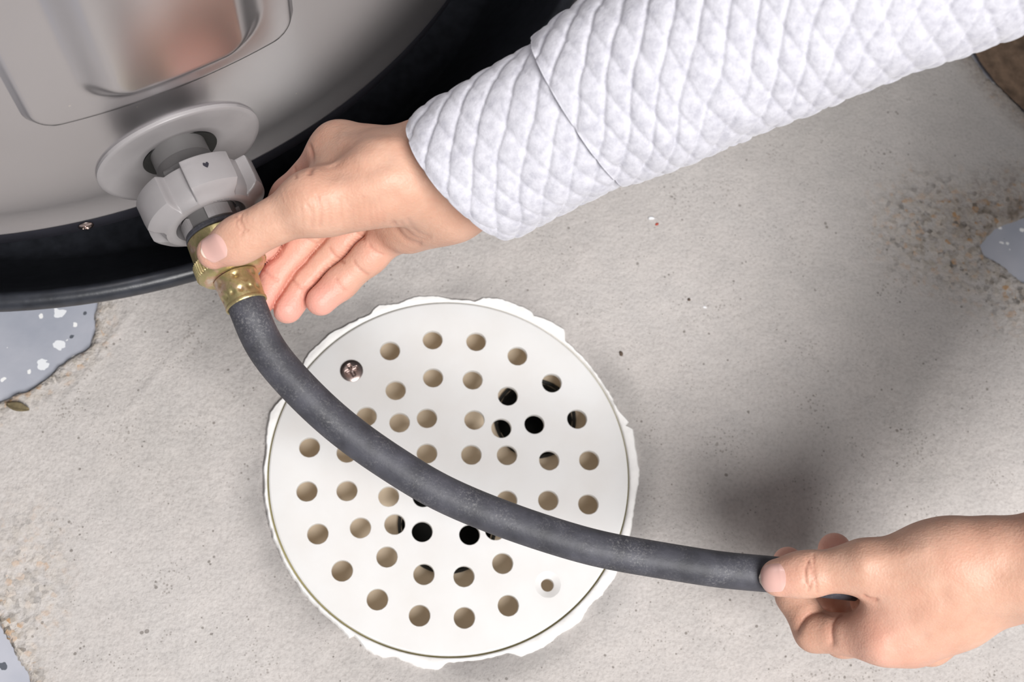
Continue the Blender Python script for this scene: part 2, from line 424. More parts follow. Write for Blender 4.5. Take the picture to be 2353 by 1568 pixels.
def collar():
    pts = [(612, 985), (622, 945), (648, 915), (668, 880), (690, 845), (715, 805), (760, 765), (800, 745), (850, 722), (870, 700), (915, 697), (950, 683),
           (1000, 678), (1045, 690), (1085, 697), (1110, 684), (1150, 685), (1190, 700), (1222, 714), (1228, 726), (1262, 735), (1297, 758), (1299, 782),
           (1311, 797), (1350, 842), (1400, 918), (1429, 975), (1445, 970), (1455, 985), (1460, 1030), (1469, 1075), (1468, 1100), (1462, 1140), (1455, 1180),
           (1448, 1225), (1436, 1262), (1417, 1318), (1400, 1345), (1385, 1365), (1360, 1385), (1352, 1398), (1330, 1430), (1290, 1455), (1250, 1485),
           (1200, 1507), (1165, 1497), (1120, 1510), (1050, 1517), (1025, 1522), (1010, 1538), (975, 1535), (930, 1520), (910, 1508), (880, 1510),
           (845, 1495), (830, 1480), (805, 1470), (812, 1459), (760, 1418), (700, 1350), (650, 1260), (625, 1180), (613, 1100), (614, 1040)]
    q = np.array([Zp(*p, .001)[:2] - DC for p in pts]); an = np.arctan2(q[:, 1], q[:, 0]); rr = np.hypot(q[:, 0], q[:, 1])
    o = np.argsort(an); an, rr = an[o], rr[o]
    n = 420; V = []; 
    rads = [DR + .0009, DR + .0016, None, None, None, None]
    for k in range(n):
        a = -math.pi + 2 * math.pi * k / n
        r = np.interp(a, an, rr, period=2 * math.pi)
        r = max(r, DR + .0024) + .0007 * float(vnoise(np.array(a * 14), np.array(.3), .35, 3)) + .0005 * float(vnoise(np.array(a * 40), np.array(.1), .3, 5))
        cs = np.array([math.cos(a), math.sin(a)])
        zt = .0011 + .0008 * float(vnoise(np.array(cs[0] * .1), np.array(cs[1] * .1), .006, 4))
        prof = [(DR + .0007, -.0040), (DR + .0008, .0004), (DR + .0014, .0010), ((DR + r) / 2 + .0005, zt), (r - .0006, zt), (r + .0002, zt - .0010), (r + .0006, -.0050)]
        for (x, z) in prof: V.append((DC[0] + cs[0] * x, DC[1] + cs[1] * x, z))
    return obj('collar', V, grid_faces(n, 7, wrap_u=True), M['plaster'], drain, sharp=50)
collar()
Vg = []; ng = 128
for (r, z) in ((DR - .004, -.0012), (DR + .0016, -.0012)):
    Vg += [(DC[0] + r * math.cos(2 * math.pi * k / ng), DC[1] + r * math.sin(2 * math.pi * k / ng), z - .0008) for k in range(ng)]
obj('seat_ring', Vg, [(k, (k + 1) % ng, ng + (k + 1) % ng, ng + k) for k in range(ng)], M['dirt'], drain)
# basin under the cover: a shallow tan bowl with two dark outlets
BZ = -.020
def basin():
    outs = [(Zp(1028, 1206, BZ)[:2], .0260), (Zp(1229, 963, BZ)[:2], .0222)]
    n0 = 96; R0 = .0935
    V2 = [Vector((DC[0] + R0 * math.cos(2 * math.pi * k / n0), DC[1] + R0 * math.sin(2 * math.pi * k / n0))) for k in range(n0)]
    faces = [list(range(n0))]
    for c, r in outs:
        b = len(V2); V2 += [Vector((c[0] + r * math.cos(2 * math.pi * k / 40), c[1] + r * math.sin(2 * math.pi * k / 40))) for k in range(40)]; faces.append(list(range(b, b + 40)))
    vo, eo, fo, *_ = geometry.delaunay_2d_cdt(V2, [(f[k], f[(k + 1) % len(f)]) for f in faces for k in range(len(f))], [], 0, 1e-7)
    V = [(q.x, q.y, BZ) for q in vo]; Fc = []
    for f in fo:
        g = sum((np.array(vo[i]) for i in f), np.zeros(2)) / len(f)
        if not any(np.hypot(*(g - c)) < r * .98 for c, r in outs): Fc.append(tuple(f))
    b = len(V)
    for z in (BZ, -.0022): V += [(DC[0] + R0 * math.cos(2 * math.pi * k / n0), DC[1] + R0 * math.sin(2 * math.pi * k / n0), z) for k in range(n0)]
    Fc += [(b + k, b + (k + 1) % n0, b + n0 + (k + 1) % n0, b + n0 + k) for k in range(n0)]
    bo = obj('basin', V, Fc, M['basin'], drain, sharp=30)
    for c, r in outs:
        V, Fc = lathe((c[0], c[1], BZ), (0, 0, -1), [(-.0015, r + .002), (-.0015, r), (.03, r), (.06, r * .98), (.06, .0005)], 40)
        obj('outlet_pipe', V, Fc, M['dark'], bo)
basin()
def screw(c, R=.0064, name='screw', parent=None, mat=None, rot=.5, tilt=None):
    n = 46; V = []; Fc = []; g = np.linspace(-1, 1, n)
    idx = {}
    for i, a in enumerate(g):
        for j, b in enumerate(g):
            # map square to disc
            x = a * math.sqrt(1 - b * b / 2); y = b * math.sqrt(1 - a * a / 2); r = math.hypot(x, y)
            z = .0016 * math.sqrt(max(0, 1 - (r * .96) ** 2))
            xr = x * math.cos(rot) + y * math.sin(rot); yr = -x * math.sin(rot) + y * math.cos(rot)
            arm = max(min(1, max(0, (.17 - abs(xr)) / .06)) * min(1, max(0, (.62 - abs(yr)) / .12)), min(1, max(0, (.17 - abs(yr)) / .06)) * min(1, max(0, (.62 - abs(xr)) / .12)))
            z -= .0016 * arm * (1 - .4 * r)
            V.append((x * R, y * R, z))
    Fc = grid_faces(n, n)
    V = np.array(V)
    if tilt is not None:
        a, s, t = frame_from_axis(tilt); V = V[:, :1] * s + V[:, 1:2] * t + V[:, 2:3] * a
    return obj(name, V + np.asarray(c), Fc, mat or M['steel'], parent)
c = Zp(808, 853, CT); screw((c[0], c[1], CT + .0002), parent=drain)

# ------------------------------------------------------------------ drain pan and water heater
HC = np.array([-.23464, .52508]); HR = .29838; ZB = .1193
PC = HC + np.array([0.01734, 0.02670]); PR = .3493; PZ = .0935
pan = empty('drain_pan', (PC[0], PC[1], .0015))
tag(pan, 'shallow black plastic drip pan with a rounded rim beneath the grey tank', 'drip pan')
V, Fc = lathe((PC[0], PC[1], 0), (0, 0, 1), [(.0015, .0005), (.0015, .288), (.004, .294), (PZ - .014, PR - .014), (PZ - .010, PR - .0095), (PZ - .0085, PR - .003), (PZ - .0075, PR - .0006),
      (PZ - .005, PR), (PZ - .002, PR - .0008), (PZ, PR - .003), (PZ + .0002, PR - .006), (PZ - .0015, PR - .0085), (PZ - .006, PR - .0105),
      (PZ - .016, PR - .0165), (.010, .290), (.0055, .285), (.0045, .279), (.0045, .0005)], 200)
obj('tray', V, Fc, M['pan'], pan)

heater = empty('water_heater', (HC[0], HC[1], .0045))
tag(heater, 'large glossy grey cylindrical water heater tank standing in the black pan', 'water heater')
ZT = 1.25
V, Fc = lathe((HC[0], HC[1], 0), (0, 0, 1), [(ZB - .001, HR - .012), (ZB - .001, HR - .0012), (ZB - .0009, HR - .0002), (ZB - .0004, HR + .0003), (ZB + .0006, HR + .0003), (ZB + .0014, HR), (ZB + .02, HR), (.5, HR), (ZT - .03, HR), (ZT - .008, HR - .008), (ZT, HR - .03), (ZT, .0005)], 256)
jacket = obj('jacket', V, Fc, M['paint'], heater, sharp=40)
V, Fc = lathe((HC[0], HC[1], 0), (0, 0, 1), [(ZB - .0005, HR - .02), (ZB - .0008, HR - .0022), (ZB - .003, HR - .0016), (ZB - .014, HR - .0018), (ZB - .017, HR - .004), (ZB - .017, HR - .02), (ZB - .012, HR - .024), (ZB - .012, .0005)], 256)
base = obj('base_ring', V, Fc, M['darkpaint'], heater, sharp=40)
for k in range(3):
    a = math.radians(-100 + 120 * k); c = HC + (HR - .085) * np.array([math.cos(a), math.sin(a)])
    V, Fc = lathe((c[0], c[1], .0046), (0, 0, 1), [(0, .0005), (0, .022), (.003, .024), (.012, .019), (ZB - .0166, .018), (ZB - .0166, .0005)], 28)
    obj('leg', V, Fc, M['darkpaint'], heater, sharp=40)
def hpt(azdeg, z, r=0.): a = math.radians(azdeg); return np.array([HC[0] + (HR + r) * math.cos(a), HC[1] + (HR + r) * math.sin(a), z])
def hdir(azdeg): a = math.radians(azdeg); return np.array([math.cos(a), math.sin(a), 0.])
a = -72.9
screw(hpt(a, ZB - .0085, -.0014), .0036, 'base_screw', base, M['steel'], .3, hdir(a))
# raised access panel with an embossed boss
def panel():
    a0, a1, z0, z1 = -73.2, -50.5, .2080, .415
    nu, nv = 130, 130; V = []
    W = math.radians(a1 - a0) * HR; Hh = z1 - z0
    for i in range(nu):
        for j in range(nv):
            u = i / (nu - 1); v = j / (nv - 1)
            x = (u - .5) * W; y = (v - .5) * Hh
            def rr(x, y, hw, hh, rad):
                qx = abs(x) - hw + rad; qy = abs(y) - hh + rad
                return math.hypot(max(qx, 0), max(qy, 0)) + min(max(qx, qy), 0) - rad
            d = -rr(x, y, W / 2, Hh / 2, .014)
            h = .0042 * float(sstep(-.001, .0052, d)) - .0006
            d2 = -rr(x - .004, y, W / 2 - .0195, Hh / 2 - .0115, .022)
            h += .0085 * float(sstep(0, .016, d2))
            V.append(hpt(a0 + (a1 - a0) * u, z0 + Hh * v, h))
    return obj('access_panel', V, grid_faces(nu, nv), M['paint'], heater)
panel()

# drain valve
AZ = -62.89; VA = hpt(AZ, .1585); OUT = hdir(AZ)
_, S_, T_ = frame_from_axis(OUT)
def toward_cam_angle(o):
    d = CAM - o; d = d - OUT * (d @ OUT); d /= np.linalg.norm(d); return math.atan2(d @ S_, d @ T_)
# escutcheon: thin dish plate lying on the jacket
def escutcheon():
    V = []; n = 96; prof = [(.0385, -.0012), (.0385, .0008), (.0380, .0012), (.036, .0013), (.030, .0009), (.022, .0002), (.0176, -.0004), (.0168, -.0012), (.0166, -.012)]
    for (r, h) in prof:
        for k in range(n):
            th = 2 * math.pi * k / n; x = r * math.cos(th) + .0007; z = .1535 + r * math.sin(th) * .90 + (0.0010 * max(0, 1 - (r - .0168) / .02) if r < .0368 else 0)
            V.append(hpt(AZ + math.degrees(x / HR), z, h + .0006))
    return obj('escutcheon', V, grid_faces(len(prof), n, wrap_v=True), M['plastic'], heater, sharp=50)
escutcheon()
V = []; n = 48
for r in (.0005, .0175):
    for k in range(n):
        th = 2 * math.pi * k / n; V.append(hpt(AZ + math.degrees((.0007 + r * math.cos(th)) / HR), .1545 + r * math.sin(th) * .9, .0006))
obj('gap_shade', V, grid_faces(2, n, wrap_v=True), M['dark'], heater)  # flat dark disc standing in for shade in the gap round the stem
V, Fc = lathe(VA, OUT, [(-.002, .0128), (.008, .0128), (.0085, .0132), (.0125, .0136), (.014, .0148), (.020, .0150), (.024, .0150), (.034, .0120), (.044, .0118), (.044, .0005)], 64)
valve = obj('drain_valve', V, Fc, M['plastic_dark'], heater, sharp=35)
V, Fc = lathe(VA, OUT, [(.0140, .0130), (.0140, .0160), (.0150, .0166), (.0220, .0166), (.0220, .0130)], 6, phase=.35)
obj('hex_collar', V, Fc, M['plastic_dark'], valve, smooth=False)
PH0 = toward_cam_angle(VA + OUT * .03)
def lobe(th):
    ph = math.degrees(th - PH0)
    ph = (ph - LOBE0 + 36) % 72 - 36
    return float(sstep(25.5, 22.8, abs(ph)))
LOBE0 = 19.0
def wheel_r(th, x, r):
    if r < .0215: return r
    front = float(sstep(.0385, .0345, x))
    return r - .0010 + .0048 * lobe(th) * front
prof = [(.0360, .0128), (.0320, .0140), (.0230, .0190), (.0208, .0200), (.0203, .0228), (.0205, .0234), (.0212, .0237), (.0260, .0237), (.0310, .0237), (.0340, .0234), (.0360, .0227), (.0376, .0217),
        (.0387, .0206), (.0392, .0190), (.0393, .0175), (.0388, .0162), (.0375, .0156), (.0340, .0153), (.0300, .0150)]
V, Fc = lathe(VA, OUT, prof, 480, wheel_r)
wheel = obj('handwheel', V, Fc, M['plastic'], valve, sharp=42)
# ink mark on the lobe that faces up
def on_wheel(phi, x, r): th = PH0 + math.radians(phi); return VA + OUT * x + (S_ * math.sin(th) + T_ * math.cos(th)) * r
V = []; shape = [(-1, .15), (-.75, .85), (-.3, .8), (0, .45), (.3, .85), (.8, .8), (1, .2), (.55, -.5), (0, -1), (-.6, -.45)]
for (x, y) in shape: V.append(on_wheel(LOBE0 + x * 2.8 - 2, .0262 - y * .0015, .02770))
obj('ink_mark', V, [tuple(range(len(V)))], M['ink'], wheel, smooth=False)
# raised moulded lettering on the front face, too worn to read
V = []; Fc = []
for k in range(5):
    ph = 14 + k * 5.2
    for seg in range(2 + k % 2):
        b = len(V); p0 = ph + seg * 1.4
        for (dp, dr, dx) in ((0, 0, 0), (.7, 0, 0), (.7, .0014, 0), (0, .0014, 0), (0, 0, .0004), (.7, 0, .0004), (.7, .0014, .0004), (0, .0014, .0004)):
            V.append(on_wheel(p0 + dp, .0392 + dx, .0176 + dr))
        Fc += [tuple(b + i for i in f) for f in ((0, 1, 2, 3), (4, 5, 6, 7), (0, 1, 5, 4), (1, 2, 6, 5), (2, 3, 7, 6), (3, 0, 4, 7))]
obj('raised_lettering', V, Fc, M['plastic'], wheel, smooth=False)
# outlet spigot with grip blocks
for k in range(4):
    V = []; ph = 22 + 90 * k; nb = 8
    for x in (.0375, .0432):
        for r in (.0110, .0136):
            for j in range(nb): V.append(on_wheel(ph - 24 + 48 * j / (nb - 1), x, r))
    Fc = []
    I = lambda xi, ri, j: (xi * 2 + ri) * nb + j
    for j in range(nb - 1):
        Fc += [(I(0, 1, j), I(1, 1, j), I(1, 1, j + 1), I(0, 1, j + 1)), (I(1, 0, j), I(1, 1, j), I(1, 1, j + 1), I(1, 0, j + 1)), (I(0, 0, j), I(0, 1, j), I(0, 1, j + 1), I(0, 0, j + 1))]
    for j in (0, nb - 1): Fc.append((I(0, 0, j), I(1, 0, j), I(1, 1, j), I(0, 1, j)))
    obj('grip_block', V, Fc, M['plastic'], valve, smooth=False)

# ------------------------------------------------------------------ hose with brass coupling
H0 = VA + OUT * .0445
H1 = P(567, 701, .5305)
HAX = (H1 - H0) / np.linalg.norm(H1 - H0); HL = np.linalg.norm(H1 - H0)
hose = empty('drain_hose', tuple(H0))
tag(hose, 'black rubber hose with a brass coupling stretched between two hands over the floor drain', 'hose')
V, Fc = lathe(H0, HAX, [(-.0004, .0060), (-.0004, .0138), (.0012, .0142), (.0018, .0138), (.0018, .0060)], 64)
obj('washer', V, Fc, M['rubber'], hose, sharp=30)
def knurl(th, x, r): return r + (.00035 * (1 if int(th / (2 * math.pi) * 128) % 2 else -1) if .0135 < x < .0195 and r > .013 else 0)
V, Fc = lathe(H0, HAX, [(.0019, .0060), (.0019, .0136), (.0026, .0142), (.0125, .0145), (.0134, .0150), (.0137, .0155), (.0193, .0155), (.0197, .0152), (.0215, .0140), (.0228, .0120), (.0228, .0090)], 256, knurl)
nut = obj('coupling_nut', V, Fc, M['brass'], hose, sharp=35)
def ferr(th, x, r):
    d = 0
    for (x0, n, off) in ((.026, 7, 0), (.0325, 7, .45), (HL - .0045, 7, 0)):
        for k in range(n):
            a = (th - off - 2 * math.pi * k / n + math.pi) % (2 * math.pi) - math.pi
            d += math.exp(-((a * .009 / .0011) ** 2 + ((x - x0) / .0011) ** 2))
    return r - .0007 * min(d, 1.2)
xs = np.linspace(.0235, HL - .0014, 34)
prof = [(.0215, .0085), (.0232, .0088)] + [(x, .0099 - .0010 * (x - .0235) / (HL - .0235)) for x in xs] + [(HL - .0008, .0093), (HL, .0093), (HL + .0004, .0089), (HL, .0080)]
V, Fc = lathe(H0, HAX, prof, 160, ferr)
obj('ferrule', V, Fc, M['brass'], hose, sharp=45)
HP = [(598, 777, .5325), (642, 843, .535), (733, 938, .5395), (821, 1011, .543), (920, 1078, .546), (1022, 1138, .5485), (1171, 1199, .552), (1322, 1248, .5555), (1415, 1270, .5575), (1495, 1284, .559), (1648, 1309, .561), (1747, 1318, .562), (1830, 1326, .5625), (1900, 1333, .563), (1965, 1340, .564)]
ctrl = [H1 - HAX * .004, H1 + HAX * .004] + [P(*q) for q in HP]
def catmull(pts, per=10):
    pts = [2 * pts[0] - pts[1]] + list(pts) + [2 * pts[-1] - pts[-2]]; out = []
    for i in range(1, len(pts) - 2):
        p0, p1, p2, p3 = pts[i - 1:i + 3]
        for k in range(per):
            t = k / per
            out.append(.5 * ((2 * p1) + (-p0 + p2) * t + (2 * p0 - 5 * p1 + 4 * p2 - p3) * t * t + (-p0 + 3 * p1 - 3 * p2 + p3) * t ** 3))
    out.append(pts[-2]); return np.array(out)
def smooth_pts(c, it=12):
    c = c.copy()
    for _ in range(it): c[2:-2] = .5 * c[2:-2] + .25 * (c[1:-3] + c[3:-1])
    return c
def sweep(c, rad, n=40, ridges=0.):
    V = []; prev = None
    for i in range(len(c)):
        t = c[min(i + 1, len(c) - 1)] - c[max(i - 1, 0)]; t /= np.linalg.norm(t)
        if prev is None: prev = frame_from_axis(t)[1]
        s = prev - t * (prev @ t); s /= np.linalg.norm(s); prev = s; b = np.cross(t, s)
        r = rad(i / (len(c) - 1)) if callable(rad) else rad
        for k in range(n):
            th = 2 * math.pi * k / n; V.append(c[i] + (s * math.cos(th) + b * math.sin(th)) * r)
    return np.array(V), grid_faces(len(c), n, wrap_v=True)
hc = smooth_pts(catmull(ctrl, 10), 20)
V, Fc = sweep(hc, lambda t: .00835 if t > .03 else .0082 - .0004 * (t < .01), 44)
m = len(V); Fc.append(tuple(range(m - 44, m))[::-1])
obj('tube', V, Fc, M['rubber'], hose, sharp=60)

# ------------------------------------------------------------------ person: two hands and a sleeve
# Hands are grown as one continuous implicit surface each (tapered bones blended together) and polygonised here.
class Field:
    def __init__(s, lo, hi, h):
        s.h = h; s.lo = np.asarray(lo, float)
        s.n = np.ceil((np.asarray(hi) - s.lo) / h).astype(int) + 1
        ax = [s.lo[i] + h * np.arange(s.n[i]) for i in range(3)]
        s.ax = ax
    def new(s): return np.full(tuple(s.n), .05, np.float32)
    def sub(s, a, b, r):
        lo = np.minimum(a, b) - r; hi = np.maximum(a, b) + r
        i0 = np.clip(np.floor((lo - s.lo) / s.h).astype(int), 0, s.n - 1); i1 = np.clip(np.ceil((hi - s.lo) / s.h).astype(int) + 1, 1, s.n)
        sl = tuple(slice(i0[k], i1[k]) for k in range(3))
        g = np.meshgrid(*[s.ax[k][sl[k]] for k in range(3)], indexing='ij')
        return sl, np.stack(g, -1).astype(np.float32)
    def cone(s, f, a, b, ra, rb, k=.0, flat=None):
        """smooth-union a round cone; flat = (direction, factor) squashes the section"""
        a = np.asarray(a, float); b = np.asarray(b, float)
        sl, p = s.sub(a, b, max(ra, rb) * 1.1 + .014)
        if (np.array(p.shape[:3]) == 0).any(): return
        q = p - a; ba = b - a
        if flat is not None:
            n, fc = flat; n = np.asarray(n, float); ax = ba / np.linalg.norm(ba); n = n - ax * (n @ ax); n /= np.linalg.norm(n)
            q = q + (q @ n)[..., None] * n * (1 / fc - 1)
        t = np.clip((q @ ba) / (ba @ ba), 0, 1)
        tt = t * t * (3 - 2 * t) * .35 + t * .65
        d = np.linalg.norm(q - t[..., None] * ba, axis=-1) - (ra + (rb - ra) * tt)
        g = f[sl]
        f[sl] = smin(g, d.astype(np.float32), k)
    def ball(s, f, c, r, k=0., sub=False):
        c = np.asarray(c, float); sl, p = s.sub(c, c, r + .014)
        d = np.linalg.norm(p - c, axis=-1) - r
        f[sl] = smin(f[sl], d, k) if not sub else -smin(-f[sl], d, k)
def smin(a, b, k):
    if k <= 0: return np.minimum(a, b)
    h = np.maximum(k - np.abs(a - b), 0) / k
    return np.minimum(a, b) - h * h * k * .25
def surface_nets(f, lo, h):
    s = f < 0
    nx, ny, nz = f.shape
    c = np.zeros((nx - 1, ny - 1, nz - 1), np.int8)
    for dx in (0, 1):
        for dy in (0, 1):
            for dz in (0, 1): c += s[dx:nx - 1 + dx, dy:ny - 1 + dy, dz:nz - 1 + dz]
    act = (c > 0) & (c < 8)
    I = np.argwhere(act); vid = np.full(act.shape, -1, np.int64); vid[act] = np.arange(len(I))
    acc = np.zeros((len(I), 3)); cnt = np.zeros(len(I))
    corners = [(a, b, d) for a in (0, 1) for b in (0, 1) for d in (0, 1)]
    for a in corners:
        for ax in range(3):
            if a[ax]: continue
            b = list(a); b[ax] = 1
            fa = f[I[:, 0] + a[0], I[:, 1] + a[1], I[:, 2] + a[2]]; fb = f[I[:, 0] + b[0], I[:, 1] + b[1], I[:, 2] + b[2]]
            cr = (fa < 0) != (fb < 0); t = np.where(cr, fa / np.where(cr, fa - fb, 1), 0)
            p = np.tile(np.array(a, float), (len(I), 1)); p[:, ax] = t
            acc[cr] += p[cr]; cnt[cr] += 1
    V = lo + h * (I + acc / cnt[:, None])
    faces = []
    for ax in range(3):
        o1, o2 = (ax + 1) % 3, (ax + 2) % 3
        sh = [slice(None)] * 3; sh[ax] = slice(0, -1); sh2 = [slice(None)] * 3; sh2[ax] = slice(1, None)
        cr = s[tuple(sh)] != s[tuple(sh2)]
        E = np.argwhere(cr)
        E = E[(E[:, o1] > 0) & (E[:, o2] > 0) & (E[:, o1] < f.shape[o1] - 1) & (E[:, o2] < f.shape[o2] - 1)]
        def g(d1, d2):
            q = E.copy(); q[:, o1] += d1; q[:, o2] += d2; return vid[q[:, 0], q[:, 1], q[:, 2]]
        quad = np.stack([g(-1, -1), g(0, -1), g(0, 0), g(-1, 0)], 1)
        flip = ~s[E[:, 0], E[:, 1], E[:, 2]]
        quad[flip] = quad[flip][:, ::-1]
        faces.append(quad)
    return V, np.concatenate(faces)
def relax(V, Fq, it, lam=.5):
    e = np.concatenate([Fq[:, [0, 1]], Fq[:, [1, 2]], Fq[:, [2, 3]], Fq[:, [3, 0]]])
    for _ in range(it):
        acc = np.zeros_like(V); n = np.zeros(len(V))
        np.add.at(acc, e[:, 0], V[e[:, 1]]); np.add.at(n, e[:, 0], 1); np.add.at(acc, e[:, 1], V[e[:, 0]]); np.add.at(n, e[:, 1], 1)
        V = V + lam * (acc / n[:, None] - V)
    return V
def polydist(U, V, pts):
    d = np.full(U.shape, 1e9)
    for a, b in zip(pts[:-1], pts[1:]):
        a = np.array(a, float); b = np.array(b, float); e = b - a
        t = np.clip(((U - a[0]) * e[0] + (V - a[1]) * e[1]) / (e @ e), 0, 1)
        d = np.minimum(d, np.hypot(U - a[0] - t * e[0], V - a[1] - t * e[1]))
    return d
TC = lambda u, v: -ray(u, v) / np.linalg.norm(ray(u, v))       # direction to the viewer at a pixel
MM = .001
def build_hand(name, bones, fingers, creases, pinks, parent, h=.0008, kb=.010, kf=.006):
    pts = []
    PT = lambda q: np.array(q[1:], float) if q[0] == 'w' else P(*q)
    for bn in bones: pts += [PT(bn[0]), PT(bn[1])]
    for fg in fingers:
        for j in fg['j']: pts.append(P(*j[:3]))
    pts = np.array(pts); fl = Field(pts.min(0) - .03, pts.max(0) + .03, h)
    body = fl.new()
    for bn in bones:
        fl.cone(body, PT(bn[0]), PT(bn[1]), bn[2] * MM, bn[3] * MM, (bn[4] if len(bn) > 4 else kb * 1000) * MM, bn[5] if len(bn) > 5 else None)
    tot = body.copy(); gap = np.zeros_like(body); prevg = None
    for fi, fg in enumerate(fingers):
        g = fl.new(); js = fg['j']
        for a, b in zip(js[:-1], js[1:]):
            mid = ((a[0] + b[0]) / 2, (a[1] + b[1]) / 2)
            fl.cone(g, P(*a[:3]), P(*b[:3]), a[3] * MM, b[3] * MM, .0035, (TC(*mid), fg['flat']) if fg.get('flat') else None)
        for e in fg.get('extra', []): fl.ball(g, P(*e[:3]), e[3] * MM, .005)
        gb = smin(body, g, fg.get('k', kf * 1000) * MM)
        if fi > 1 and prevg is not None:
            near = sstep(.0035, .0005, np.maximum(prevg, g)) * sstep(-.0005, .0035, body)
            gap = np.maximum(gap, np.exp(-((prevg - g) / .0016) ** 2) * near)
        prevg = g
        tot = np.minimum(tot, gb)
    tot = tot + .0013 * gap
    V, Q = surface_nets(tot, fl.lo, h)
    V = relax(V, Q, 3, .5)
    # skin folds: shallow grooves following lines read off the photo, on the side that faces the viewer only
    me = bpy.data.meshes.new('tmp'); me.from_pydata(V.tolist(), [], Q.tolist()); me.update()
    N = np.array([v.normal for v in me.vertices]); bpy.data.meshes.remove(me)
    U, Vv, D = proj(V); view = CAM - V; view /= np.linalg.norm(view, axis=1)[:, None]
    facing = (N * view).sum(1)
    crease = np.zeros(len(V)); disp = np.zeros(len(V))
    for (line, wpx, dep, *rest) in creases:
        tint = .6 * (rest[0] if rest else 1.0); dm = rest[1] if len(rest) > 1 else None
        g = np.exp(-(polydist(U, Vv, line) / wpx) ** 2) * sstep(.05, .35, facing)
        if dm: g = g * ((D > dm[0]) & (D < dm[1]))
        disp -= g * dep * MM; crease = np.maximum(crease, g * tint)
    V = V + N * disp[:, None]
    pink = np.zeros(len(V))
    for (u, v, dd, r, a) in pinks:
        pink = np.maximum(pink, a * np.exp(-(np.linalg.norm(V - P(u, v, dd), axis=1) / (r * MM)) ** 2))
    gi = np.clip(np.round((V - fl.lo) / h).astype(int), 0, fl.n - 1)
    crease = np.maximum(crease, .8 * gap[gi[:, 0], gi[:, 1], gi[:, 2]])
    o = obj(name, V, Q.tolist(), M['skin'], parent)
    for nm, arr in (('pink', pink), ('crease', crease)):
        at = o.data.attributes.new(nm, 'FLOAT', 'POINT'); at.data.foreach_set('value', arr.astype(np.float32))
    return o, V, Q
def nail(V, Q, centre, along, half_len, half_w, parent, tipfrac=.10):
    bv = BVHTree.FromPolygons([tuple(v) for v in V.tolist()], Q.tolist())
    al = np.array(along, float); al /= np.linalg.norm(al); ac = np.array([-al[1], al[0]])
    n1, n2 = 26, 22
    def patch(s0, s1, lift):
        G = []; 
        for i in range(n1):
            s = s0 + (s1 - s0) * i / (n1 - 1)
            # outline: round at the tip (s=+1), squarer at the root (s=-1)
            ww = (1 - max(0, (s - .25) / .75) ** 2.6 * .62) * (1 - max(0, (-s - .55) / .45) ** 2.2 * .40)
            for j in range(n2):
                t = -1 + 2 * j / (n2 - 1)
                bow = (1 - t * t)
                ss = s + (.10 * bow - .10) * (1 if s > 0 else -1) * abs(s) ** 3
                px = np.array(centre) + al * ss * half_len + ac * t * ww * half_w
                r = ray(*px); r = r / np.linalg.norm(r)
                hit = bv.ray_cast(Vector(CAM), Vector(r))
                if hit[0] is None: G.append(None); continue
                G.append((np.array(hit[0]), np.array(hit[1]), t, s))
        # fill misses from nearest hit
        for k in range(len(G)):
            if G[k] is None:
                kk = min((m for m in range(len(G)) if G[m] is not None), key=lambda m: abs(m // n2 - k // n2) * 3 + abs(m % n2 - k % n2)); G[k] = G[kk]
        C = np.array([g[0] for g in G]).reshape(n1, n2, 3); Nn = np.array([g[1] for g in G]).reshape(n1, n2, 3)
        for _ in range(6):
            Nn[1:-1] = (Nn[:-2] + Nn[2:] + 2 * Nn[1:-1]) / 4; Nn[:, 1:-1] = (Nn[:, :-2] + Nn[:, 2:] + 2 * Nn[:, 1:-1]) / 4
        for _ in range(4):
            C[1:-1] = (C[:-2] + C[2:] + 2 * C[1:-1]) / 4
        Nn /= np.linalg.norm(Nn, axis=2)[..., None]
        tt = np.linspace(-1, 1, n2)[None, :, None]; ss = np.linspace(s0, s1, n1)[:, None, None]
        lf = lift * (1 - np.abs(tt) ** 6 * .9) * (1 - np.clip(-ss - .6, 0, 1) * 1.6) - .00005
        top = C + Nn * lf; bot = C - Nn * .0006
        return top, bot
    def shell(top, bot):
        n1 = top.shape[0]
        Vv = np.concatenate([top.reshape(-1, 3), bot.reshape(-1, 3)]); b = n1 * n2
        Fc = grid_faces(n1, n2); Fc += [tuple(b + i for i in f[::-1]) for f in grid_faces(n1, n2)]
        rim = [i * n2 for i in range(n1)] + [(n1 - 1) * n2 + j for j in range(1, n2)] + [i * n2 + n2 - 1 for i in range(n1 - 2, -1, -1)] + [j for j in range(n2 - 2, 0, -1)]
        for a, c in zip(rim, rim[1:] + rim[:1]): Fc.append((a, c, c + b, a + b))
        return Vv, Fc
    top, bot = patch(-1, 1, .0005); kx = int(n1 * (1 - tipfrac))
    Vv, Fc = shell(top[:kx + 1], bot[:kx + 1]); o = obj('thumb_nail', Vv, Fc, M['nail'], parent, sharp=70)
    Vv, Fc = shell(top[kx:], bot[kx:]); obj('nail_tip', Vv, Fc, M['nailtip'], o, sharp=70)
    return o

person = empty('person', tuple(P(2600, 700, .60)))
tag(person, 'person in a quilted light grey sleeve holding the black hose with both hands', 'person')

